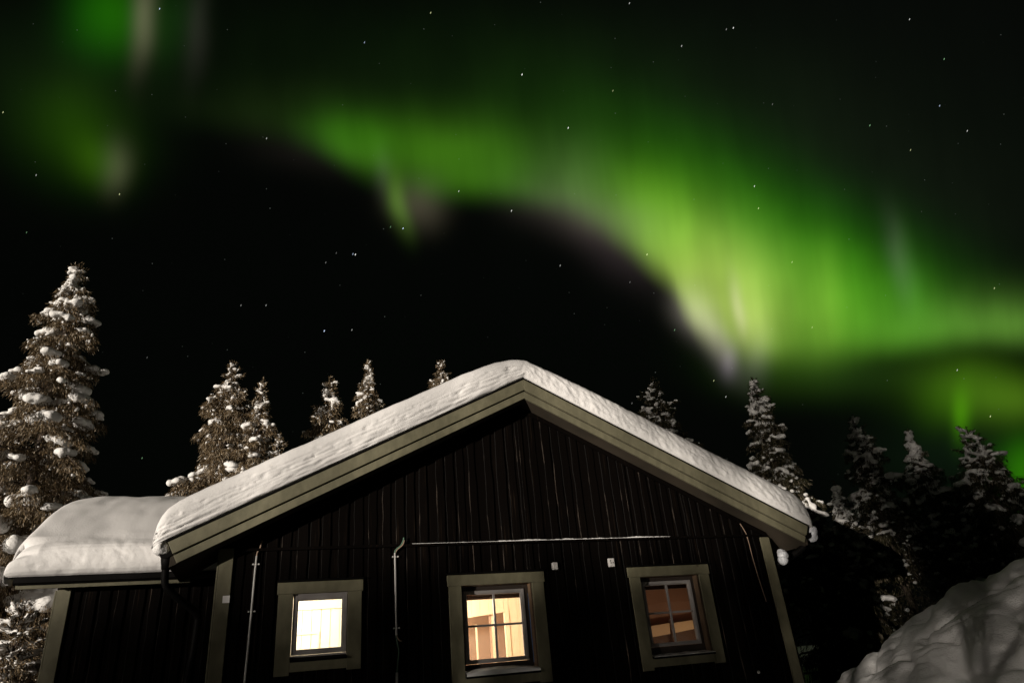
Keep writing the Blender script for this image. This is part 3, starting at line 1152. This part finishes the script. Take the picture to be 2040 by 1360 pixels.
# ------------------------------------------------------------------ the annex
annex = thing('annex', 'low black wooden annex with an olive corner board, its roof buried in deep snow', 'annex', (-.8, 2.5, 0))
YA = 1.0
cladding(-1.46, -.02, lambda x: 2.70, .3, [], YA + .022, YA + .038, 21, parent=annex)
mb = MB()
mb.prism_x([(YA + .07, .3), (4.0, .3), (4.0, 2.66), (2.5, 3.42), (YA + .07, 2.70)], -1.46, -1.41)
mb.build('side_wall', M['wall'], annex)
mb = MB()
mb.box(-1.450, -1.335, YA, YA + .026, .3, 2.645)
mb.box(-1.467, -1.4515, YA + .003, YA + .14, .3, 2.64)
mb.build('corner_board', M['olive'], annex, bevel=.003)
mb = MB()
ra = lambda y: 2.70 + .5 * (y - .70)
mb.prism_x([(.70, ra(.70) - .035), (2.5, ra(2.5) - .10), (2.5, ra(2.5)), (.70, ra(.70))], -1.70, .6)
mb.prism_x([(2.5, ra(2.5) - .10), (4.3, ra(.70) - .035), (4.3, ra(.70)), (2.5, ra(2.5))], -1.70, .6)
mb.build('roof', M['soffit'], annex)
mb = MB()
mb.box(-1.70, -.275, .712, .735, 2.625, 2.668)
mb.prism_x([(.736, ra(.736) - .085), (2.5, ra(2.5) - .12), (2.5, ra(2.5) - .004), (.736, ra(.736) - .038)], -1.722, -1.7005)
mb.build('fascia', M['olive'], annex)
mb = MB()
mb.prism_x([(.655, 2.72), (.660, 2.672), (.690, 2.655), (.708, 2.668), (.708, 2.735)], -1.728, -.40)
mb.build('gutter', M['metal'], annex)


def annex_snow():
    # profile from the eave lip up over the roof: (y, z)
    lip = [(.640, 2.722), (.612, 2.735), (.588, 2.765), (.578, 2.81), (.578, 2.86), (.586, 2.91), (.602, 2.955), (.630, 2.992), (.672, 3.022), (.74, 3.062)]
    pf = []
    for (a, b), (c, d) in zip(lip, lip[1:]):
        pf += [(a + (c - a) * t, b + (d - b) * t) for t in (0, .25, .5, .75)]
    pf.append(lip[-1])
    y = .74
    while y < 2.70:
        y += .05
        t_ = min(1.0, (y - .74) / 1.96)
        pf.append((y, 3.062 + .86 * (1 - (1 - t_) ** 1.75) * .985))
    yb, zb = pf[-1]
    for k in range(1, 8):
        pf.append((yb + 1.5 * k / 7, zb - .55 * k / 7 - .25 * (k / 7) ** 2))
    xs = np.concatenate([-1.80 + .20 * np.linspace(0, 1, 40)[:-1] ** 1.8, np.linspace(-1.60, .2, 190), np.linspace(.25, 1.2, 8)])
    V = np.zeros((len(xs) + 1, len(pf), 3))
    for i, x in enumerate(xs):
        e = min(1.0, (x + 1.80) / .15)
        e = max(0, 1 - (1 - e) ** 4) ** .3
        for j, (y, z) in enumerate(pf):
            fl = 2.715 + max(0, y - .70) * .5 if y < 2.5 else 2.715 + max(0, 4.3 - y) * .5
            h = max(0, z - fl)
            h = min(h, .62)
            # the windward end droops in a long rounded shoulder
            sh = max(0.0, min(1.0, (-1.2 - x) / .6))
            zz = fl + h * (.06 + .94 * e) - .06 * sh * sh * min(1, h / .25)
            yy = y
            if y < .75:
                pit = max(0.0, fbm(Vector((x * 5.0 + z * 3.5, z * 6, 3.7)), 3) - .05)
                yy += .018 * pit + .005 * fbm(Vector((x * 9, z * 10, 1.1)), 3) + .018 * fbm(Vector((x * 2.1, z * 1.5, 6.1)), 2)
                yy += (1 - e) * .07
                # chipped corner: a flat facet turned to the light
                c = max(0.0, (-1.56 - x))
                if z > 2.90:
                    yy += c * .45 * min(1, (z - 2.90) / .04)
            else:
                zz += .030 * fbm(Vector((x * 1.6, y * 1.3, 2.2)), 3) + .010 * math.sin(9 * y + 5 * fbm(Vector((x * 1.1, y * .8, 7)), 2)) * math.exp(-(y - .74) * 1.8)
            V[i + 1, j] = (x + .02 * fbm(Vector((y * 3, z * 8, 2)), 2) * (1 - e), yy, zz)
    for j, (y, z) in enumerate(pf):
        fl = 2.715 + max(0, y - .70) * .5 if y < 2.5 else 2.715 + max(0, 4.3 - y) * .5
        V[0, j] = (-1.75, max(y, .68), fl)
    o = mesh_np('roof_snow', V.reshape(-1, 3), grid_faces(len(xs) + 1, len(pf))[:, ::-1], M['snow_roof'], None, True)
    tag(o, 'deep smooth snow on the low annex roof with a thick front lip', 'roof snow')
    o['kind'] = 'thing'


annex_snow()


# ------------------------------------------------------------------ snowbank beside the cabin
def snowbank():
    ys = np.linspace(-7.5, 4.0, 240)
    ridge_y = [-7.5, -4.0, -1.88, -1.017, -.239, .62, 2.0, 4.0]
    ridge_z = [2.6, 2.5, 2.18, 2.00, 1.72, 1.34, .70, .12]
    us = np.concatenate([np.linspace(0, .62, 170), np.linspace(.62, 1, 40)[1:]])
    V = np.zeros((len(ys), len(us), 3))
    for i, y in enumerate(ys):
        H = float(np.interp(y, ridge_y, ridge_z))
        xr_ = 7.35
        wn, wf = H * 1.12 + .2, H * 2.2 + .5
        for j, u in enumerate(us):
            if u <= .62:
                t = u / .62
                x = xr_ - wn * (1 - t)
                z = H * ((1.04 * t - .04 * t ** 8))
            else:
                t = (u - .62) / .38
                x = xr_ + wf * t
                z = H * math.cos(t * math.pi / 2) ** 1.2 if t < 1 else 0
            k = min(1, z / .3)
            p = Vector((x * 1.0, y * 1.0, z))
            d = .030 * fbm(p * 1.5 + Vector((3, 1, 0)), 2)
            # shallow furrows and trodden hollows running up the slope
            q = Vector((x * .9 + y * .9, y * 3.0 - z * 3.4, z * .8))
            d += .020 * noise.noise(q * 1.0)
            # soft creases that close into long lens-shaped swells lying along the crest
            sl = (x + z) * 1.9 + .9 * noise.noise(p * 1.1)
            for f_, dep in ((1.0, .052), (2.3, .018)):
                cr_ = noise.noise(Vector((sl * f_, (y - .5 * z) * 1.15 * f_, 3.3 * f_)))
                d -= dep * math.exp(-(cr_ / .13) ** 2)
            d += .010 * fbm(p * 7, 3) + .012 * max(0, fbm(p * 13, 2) - .15)
            V[i, j] = (x - .6 * d * k, y, z + d * k - .02)
    o = mesh_np('snowbank', V.reshape(-1, 3), grid_faces(len(ys), len(us)), M['snow'], None, True)
    o['kind'] = 'structure'


snowbank()


# ------------------------------------------------------------------ spruces
def interp_r(prof, t):
    ts, rs = [0] + [p[0] for p in prof], [.05] + [p[1] for p in prof]
    if t > ts[-1]:
        sl = (rs[-1] - rs[-2]) / (ts[-1] - ts[-2])
        return rs[-1] + max(.05, min(.3, sl)) * (t - ts[-1])
    return float(np.interp(t, ts, rs))


def spruce(label, x, y, ztop, prof, seed, tvis, tw=(.11, .020), dens=1.0, snow=.5, dab=1.0, vox=.035, droop=1.0, mat_t='twig_a', lean=0.0,
           snow_scale=1.0, name='snowy_spruce', gap=.105, dab_r=(.014, .036), rmax=9.0, tmax=99.0):
    rng = np.random.default_rng(seed)
    root = thing(name, label, 'spruce', (x, y, 0), 'snow-laden spruces behind the cabin')
    zt = ztop
    off = Vector((x, y, 0))
    # trunk
    mb = MB()
    nseg = 14
    pts, rs = [], []
    H = zt
    for i in range(nseg + 1):
        t = i / nseg
        w = .03 * math.sin(t * 5 + seed)
        pts.append((x + w, y + .02 * math.cos(t * 4 + seed), -.1 + (H + .1) * t))
        rs.append(.010 + .018 * H * (1 - t) * .9)
    mb.tube(pts, rs, 9)
    mb.build('trunk', M['bark'], root, True)
    wood = MB()
    O, D, LN, WD = [], [], [], []
    balls = []
    t = .04
    phi = rng.uniform(0, 6.28)
    H0 = min(zt - .35, tmax)
    while t < H0:
        vis = t < tvis
        step = gap * (.55 + .35 * min(t, 3)) * (1 if vis else 2.2)
        t += step * rng.uniform(.8, 1.2)
        r = min(rmax, interp_r(prof, t))
        nb = int((3 if t < .5 else 5) * rng.uniform(.8, 1.3)) if vis else 4
        for b in range(max(2, nb)):
            phi += 2.39996 + rng.uniform(-.5, .5)
            L = r * rng.uniform(.50, 1.2)
            if rng.random() < .08:
                L *= 1.18
            e0 = np.interp(t, [0, .25, .7, 1.6, 4], [68, 48, 22, 8, 2]) + rng.uniform(-12, 12)
            dr = droop * np.interp(t, [0, .5, 2], [10, 26, 38]) * rng.uniform(.6, 1.3)
            zb = zt - t - L * math.tan(R(max(-20, min(e0 - dr * .35, 45)))) * .55
            # keep the tip near the wanted height: the root sits a little above it
            p = np.array([x + .03 * math.sin((zb / H) * 5 + seed), y, zb])
            k = 7
            pl = [p.copy()]
            yaw = phi
            for i in range(k):
                s = i / (k - 1)
                el = e0 - dr * math.sin(s * 1.9) * 1.0
                yaw += rng.uniform(-.10, .10)
                dirv = np.array([math.cos(R(el)) * math.cos(yaw), math.cos(R(el)) * math.sin(yaw), math.sin(R(el))])
                p = p + dirv * L / k / max(.55, math.cos(R(el)))
                pl.append(p.copy())
            pl = np.array(pl)
            r0 = .006 + .010 * L
            wood.tube([pl[0], pl[2], pl[5], pl[7]], [r0, r0 * .8, r0 * .5, r0 * .2], 4, caps=False)
            # twigs along the branch
            area = L * (.30 * L + .14)
            ntw = int(dens * 1100 * area * (1 if vis else .30) * (.11 * .02) / (tw[0] * tw[1])) + 6
            s = rng.beta(1.4, 1.0, ntw) * .98 + .03
            idx = np.clip(s * k, 0, k - .001)
            i0 = idx.astype(int)
            fr = (idx - i0)[:, None]
            P = pl[i0] * (1 - fr) + pl[i0 + 1] * fr
            T = pl[i0 + 1] - pl[i0]
            T /= np.linalg.norm(T, axis=1)[:, None] + 1e-9
            Sd = np.stack([-T[:, 1], T[:, 0], np.zeros(ntw)], 1)
            Sd /= np.linalg.norm(Sd, axis=1)[:, None] + 1e-9
            wmax = (.30 * L * (1.05 - s) + .05 + .05 * L)
            lat = rng.uniform(-1, 1, ntw) * wmax
            hang = -rng.random(ntw) ** 1.5 * (.06 + .22 * np.abs(lat) + .10 * min(L, 1.2)) * (1 if t > .5 else .25)
            P = P + Sd * lat[:, None] + T * (np.abs(lat) * .45)[:, None]
            P[:, 2] += hang - .25 * np.abs(lat) * (1 if t > .5 else 0)
            dn = np.interp(t, [0, .4, 1.2], [-.5, .35, .95])
            Dv = T * .36 + Sd * (np.sign(lat) * rng.uniform(.05, .5, ntw))[:, None] + np.array([0, 0, -1.0]) * (dn * rng.uniform(.4, 1.6, ntw))[:, None]
            Dv += .28 * rng.standard_normal((ntw, 3))
            Dv /= np.linalg.norm(Dv, axis=1)[:, None] + 1e-9
            O.append(P)
            D.append(Dv)
            LN.append(tw[0] * rng.uniform(.5, 1.5, ntw) * np.interp(t, [0, .4, 1.5], [.55, .8, 1.0]))
            WD.append(tw[1] * rng.uniform(.6, 1.5, ntw))
            # snow cushions lying on the outer branch
            if vis and rng.random() < snow * np.interp(t, [0, .3, 1.0, 4.0, 6.5], [.5, .8, 1.0, 1.0, 1.6]):
                for _ in range(1 if L < .7 or rng.random() < .6 else 2):
                    sc = rng.uniform(.45, .98)
                    ii = min(k - 1, int(sc * k))
                    c = pl[ii] + (pl[ii + 1] - pl[ii]) * (sc * k - ii)
                    tt = pl[ii + 1] - pl[ii]
                    ya = math.atan2(tt[1], tt[0]) + rng.uniform(-.5, .5)
                    pit = .45 * math.asin(max(-1, min(1, tt[2] / (np.linalg.norm(tt) + 1e-9))))
                    a_ = min((.055 + .125 * L) * rng.uniform(.4, 1.3) * snow_scale * np.interp(t, [4.5, 6.3], [1, 1.6]), .40)
                    b_ = a_ * rng.uniform(.6, .95)
                    h_ = a_ * rng.uniform(.28, .44)
                    nq = int(6 + 22 * a_)
                    for q in range(nq):
                        ra_, th = math.sqrt(rng.random()) * .75, rng.uniform(0, 6.28)
                        la, lb = a_ * ra_ * math.cos(th), b_ * ra_ * math.sin(th)
                        dz_ = h_ * .55 - .8 * h_ * ra_ ** 2 + la * math.tan(pit)
                        w_ = a_ * rng.uniform(.30, .48)
                        balls.append((c[0] + la * math.cos(ya) - lb * math.sin(ya), c[1] + la * math.sin(ya) + lb * math.cos(ya), c[2] + dz_,
                                      w_, w_ * rng.uniform(.8, 1.1), h_ * rng.uniform(.7, 1.0), ya, pit))
            # small dabs caught on the twigs
            if vis:
                nd = rng.poisson(dab * (2.0 + 5.0 * L))
                for q in range(min(nd, ntw)):
                    c = P[rng.integers(ntw)]
                    ww = dab_r[0] + (dab_r[1] - dab_r[0]) * rng.random() ** 2
                    balls.append((c[0], c[1], c[2] + ww * .3, ww * rng.uniform(.9, 1.6), ww, ww * rng.uniform(.6, .9), rng.uniform(0, 6.28), rng.uniform(-.3, .3)))
    # leader
    n = 40
    s = rng.random(n)
    O.append(np.stack([np.full(n, x + .03 * math.sin(5 + seed)), np.full(n, y), zt - .32 * s + .03], 1))
    dv = rng.standard_normal((n, 3)) * .5 + np.array([0, 0, .8])
    D.append(dv / np.linalg.norm(dv, axis=1)[:, None])
    LN.append(np.full(n, tw[0] * .8))
    WD.append(np.full(n, tw[1] * 1.2))
    O, D, LN, WD = np.concatenate(O), np.concatenate(D), np.concatenate(LN), np.concatenate(WD)
    rv = rng.standard_normal(O.shape)
    S = np.cross(D, rv)
    S /= np.linalg.norm(S, axis=1)[:, None] + 1e-9
    B = np.cross(D, S)
    tip = O + D * LN[:, None]
    mid = O + D * (LN * .5)[:, None]
    hw = (WD * .5)[:, None]
    # each twig: a bent, pointed leaf-like sprig of two faces
    V = np.stack([O, mid + S * hw + B * hw * .4, tip, mid - S * hw + B * hw * .4], 1).reshape(-1, 3)
    a = np.arange(len(O)) * 4
    F = np.concatenate([np.stack([a, a + 1, a + 2], 1), np.stack([a, a + 2, a + 3], 1)])
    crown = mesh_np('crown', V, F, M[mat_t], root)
    wood.build('branches', M['bark'], root)
    if balls:
        o = lumps('snow', balls, M['snow_tree'], vox, root, seed, disp=vox * .7, dscale=.09)
        o['kind'] = 'stuff'
    return root


# (label, x, y, ztop, profile, seed, visible depth, options)
FAR = dict(tw=(.095, .013), dens=.62, vox=.03, dab=1.6, dab_r=(.016, .045))
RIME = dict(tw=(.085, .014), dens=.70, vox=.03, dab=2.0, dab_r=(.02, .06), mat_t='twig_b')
TREES = [
    ('tall broad spruce with thick snow pads, standing past the annex', -2.998, 4.736, 8.475,
     [(.33, .14), (.72, .33), (1.29, .50), (1.66, .58), (2.28, .70), (2.94, .88), (3.79, 1.08), (5.47, 1.38), (6.45, 1.5)], 11, 7.6,
     dict(tw=(.070, .0095), dens=.62, snow=1.05, dab=3.2, vox=.022, snow_scale=1.25, gap=.125, dab_r=(.012, .034))),
    ('small spruce smothered in bright snow close by the annex corner board', -2.08, 2.5, 2.68, [(.12, .14), (.4, .36), (.9, .48), (1.8, .52)], 32, 2.2,
     dict(tw=(.07, .010), dens=.62, snow=1.3, dab=5.0, vox=.018, snow_scale=.95, gap=.10, dab_r=(.012, .034))),
    ('larger of the twin spruces, with one big snow cushion high on it', -.735, 9.698, 9.025,
     [(.51, .26), (1.04, .50), (1.68, .70), (2.3, .84), (2.9, 1.02), (3.3, 1.2)], 12, 4.6, dict(FAR, snow_scale=1.25, gap=.135, snow=.25 + .35)),
    ('narrower twin spruce tucked close against a larger one', .040, 8.235, 7.968, [(.55, .21), (1.12, .36), (1.68, .45), (2.05, .52)], 13, 4.0,
     dict(FAR, snow_scale=1.25, gap=.135, snow=.25 + .25)),
    ('tiny spruce tip peeking over the snowy rake beside the twin spruces', .448, 9.24, 7.032, [(.43, .18), (1, .3)], 14, 1.5, dict(FAR, snow_scale=1.25, gap=.135, snow=.25 + .25)),
    ('slim spruce top over the roof, shorter neighbour of a very pointed one', 1.394, 7.41, 7.74, [(.60, .25), (1.22, .41), (1.6, .5)], 15, 3.2,
     dict(FAR, snow_scale=1.25, gap=.135, snow=.25 + .35, rmax=.9)),
    ('slender sharply pointed spruce top rising behind the roof midway up the snowy rake', 2.951, 13.082, 10.872, [(.73, .22), (1.41, .39), (1.9, .49)], 16, 3.2,
     dict(FAR, snow_scale=1.25, gap=.135, snow=.25 + .40)),
    ('small spruce tip just showing above the roof snow next to the ridge', 5.504, 13.621, 11.266, [(.3, .2), (.58, .31), (1.04, .42)], 17, 2.2,
     dict(FAR, snow_scale=1.25, gap=.135, snow=.25 + .35)),
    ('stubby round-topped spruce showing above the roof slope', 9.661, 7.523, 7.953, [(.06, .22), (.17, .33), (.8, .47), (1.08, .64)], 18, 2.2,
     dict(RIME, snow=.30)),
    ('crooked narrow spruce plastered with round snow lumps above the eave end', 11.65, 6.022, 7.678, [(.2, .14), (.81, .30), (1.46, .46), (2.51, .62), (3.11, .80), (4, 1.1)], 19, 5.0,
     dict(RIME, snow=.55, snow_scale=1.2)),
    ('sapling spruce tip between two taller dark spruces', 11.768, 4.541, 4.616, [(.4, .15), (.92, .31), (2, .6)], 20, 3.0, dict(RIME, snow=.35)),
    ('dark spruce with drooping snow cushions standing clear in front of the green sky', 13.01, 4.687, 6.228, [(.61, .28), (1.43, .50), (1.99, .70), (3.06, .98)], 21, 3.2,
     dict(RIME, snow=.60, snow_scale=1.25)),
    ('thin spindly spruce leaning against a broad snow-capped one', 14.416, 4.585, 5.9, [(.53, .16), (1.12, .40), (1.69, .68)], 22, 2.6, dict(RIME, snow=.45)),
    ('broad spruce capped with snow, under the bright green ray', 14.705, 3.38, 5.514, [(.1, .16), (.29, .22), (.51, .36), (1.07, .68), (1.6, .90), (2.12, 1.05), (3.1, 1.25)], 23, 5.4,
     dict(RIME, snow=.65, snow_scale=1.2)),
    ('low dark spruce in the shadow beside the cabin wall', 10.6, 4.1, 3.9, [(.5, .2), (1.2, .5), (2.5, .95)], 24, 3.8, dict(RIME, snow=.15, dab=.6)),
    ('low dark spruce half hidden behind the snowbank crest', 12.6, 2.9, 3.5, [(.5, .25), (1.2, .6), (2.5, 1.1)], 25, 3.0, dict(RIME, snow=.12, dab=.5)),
]
for lab, tx_, ty_, tz_, pr_, sd_, tv_, kw_ in TREES:
    spruce(lab, tx_, ty_, tz_, pr_, sd_, tv_, **kw_)

# ------------------------------------------------------------------ unseen trees behind the viewer; alders and willows are added to dim the light
def yard(c, a):
    """c across the light, a along it"""
    sx, cx = math.sin(SUN_AZ), math.cos(SUN_AZ)
    return c * cx + a * sx, -c * sx + a * cx


def screen(label, c0, c1, a0, z0, z1, stems, twigs, seed):
    """added out of view to thin the light: bare alder stems and countless twigs"""
    rnd = random.Random(seed)
    mb = MB()
    st = []
    for k in range(stems):
        c, a = c0 + (c1 - c0) * (k + rnd.uniform(.2, .8)) / stems, a0 + rnd.uniform(-2.5, 2.5)
        x, y = yard(c, a)
        st.append((c, a))
        mb.tube([(x, y, 0), (x + rnd.uniform(-.1, .1), y, z1 * .5), (x, y + rnd.uniform(-.2, .2), z1)], [.05, .035, .008], 5, caps=False)
    for k in range(twigs):
        c = rnd.uniform(c0, c1)
        a = min(st, key=lambda q: abs(q[0] - c))[1] + rnd.uniform(-.8, .8)
        x, y = yard(c, a)
        zl = z0 if not isinstance(z0, tuple) else z0[0] + (z0[1] - z0[0]) * (c - c0) / (c1 - c0)
        z = rnd.uniform(zl, z1)
        p = Vector((x, y, z))
        d = Vector((rnd.uniform(-.6, .6), rnd.uniform(-.6, .6), rnd.uniform(.1, 1))).normalized()
        L = rnd.uniform(.5, .95)
        mb.tube([p - d * L / 2, p + d * L / 2], [.0105, .006], 3, caps=False)
    o = mb.build('alder_shade_screen', M['bark'])
    tag(o, label, 'alder grove')
    o['kind'] = 'stuff'


screen('close grove of tall bare alders added far behind the viewer to dim the dark spruces', 4.15, 9.5, -46.0, 2.4, 9.0, 22, 9000, 61)
screen('thin low row of bare alders added far behind the viewer to dim the snowbank', 4.15, 9.5, -42.0, .4, 2.4, 12, 1900, 64)
screen('dense knot of bare alders added far behind the viewer to darken the gap beside the cabin', 4.02, 5.5, -44.0, 2.2, 5.2, 5, 1700, 65)
screen('close grove of high-crowned bare alders added far behind the viewer to dim the spruces above the cabin roof', -1.3, 4.1, -46.0, 5.2, 10.0, 9, 5600, 62)
screen('narrow clump of bare alders added far behind the viewer to dim the spruces past the eave end', 2.9, 4.15, -48.0, (4.5, 3.45), 10.0, 3, 2600, 63)


def bare_tree(label, x, y, h, seed):
    rnd = random.Random(seed)
    root = thing('bare_birch', label, 'birch', (x, y, 0))
    trunk, br = MB(), MB()

    def grow(mb, p, d, L, r, lev):
        n = 5
        pts, rs = [p.copy()], [r]
        for i in range(n):
            d = (d + Vector((rnd.uniform(-.16, .16), rnd.uniform(-.16, .16), rnd.uniform(-.05, .09)))).normalized()
            p = p + d * L / n
            pts.append(p.copy())
            rs.append(r * (1 - .75 * (i + 1) / n))
            if lev < 4 and (i > 0 or lev > 0):
                for _ in range(2 if lev < 3 else 1):
                    ax = Vector((rnd.uniform(-1, 1), rnd.uniform(-1, 1), rnd.uniform(-.2, .6))).normalized()
                    grow(br, p.copy(), (d * .75 + ax * .75).normalized(), L * rnd.uniform(.38, .56), max(.006, rs[-1] * .66), lev + 1)
        mb.tube(pts, rs, 6 if lev < 2 else 4, caps=False)
    grow(trunk, Vector((x, y, -.1)), Vector((.95 * math.cos(SUN_AZ), -.95 * math.sin(SUN_AZ), .72)).normalized(), h, .045, 0)
    trunk.build('trunk', M['bark'], root, True)
    br.build('branches', M['bark'], root, True)


for c_, a_, sd_, lab in ((3.9, -6.4, 5, 'bowed bare birch bending over behind the viewer, nearest the cabin side'),
                         (4.3, -7.2, 9, 'bowed bare birch bending over behind the viewer, in the middle of three'),
                         (5.0, -6.6, 12, 'bowed bare birch bending over behind the viewer, away from the cabin')):
    x_, y_ = yard(c_, a_)
    bare_tree(lab, x_, y_, 4.4, sd_)


def thicket():
    """bare willow stems, added out of view to dim the lower gable and annex"""
    rnd = random.Random(77)
    mb = MB()
    for k in range(520):
        c, a = rnd.uniform(-1.75, 4.0), -26 + rnd.uniform(-2.2, 2.2)
        x, y = yard(c, a)
        h = rnd.uniform(2.3, 2.98)
        p0 = Vector((x, y, 0))
        lean = Vector((rnd.uniform(-.12, .12), rnd.uniform(-.12, .12), 0))
        p1, p2 = p0 + lean * .5 + Vector((0, 0, h * .5)), p0 + lean + Vector((0, 0, h))
        mb.tube([p0, p1, p2], [.013, .010, .004], 3, caps=False)
        for q in range(15):
            t = rnd.uniform(.12, .92)
            b = p0.lerp(p2, t)
            L = rnd.uniform(.3, .75) * (1.1 - .5 * t)
            e = b + Vector((rnd.uniform(-.5, .5) * L, rnd.uniform(-.5, .5) * L, min(L * .85, 2.98 - b.z)))
            mb.tube([b, e], [.0055, .003], 3, caps=False)
    o = mb.build('willow_shade_screen', M['bark'])
    tag(o, 'thin bare willow thicket added behind the viewer to dim the lower gable and annex', 'thicket')
    o['kind'] = 'stuff'


thicket()
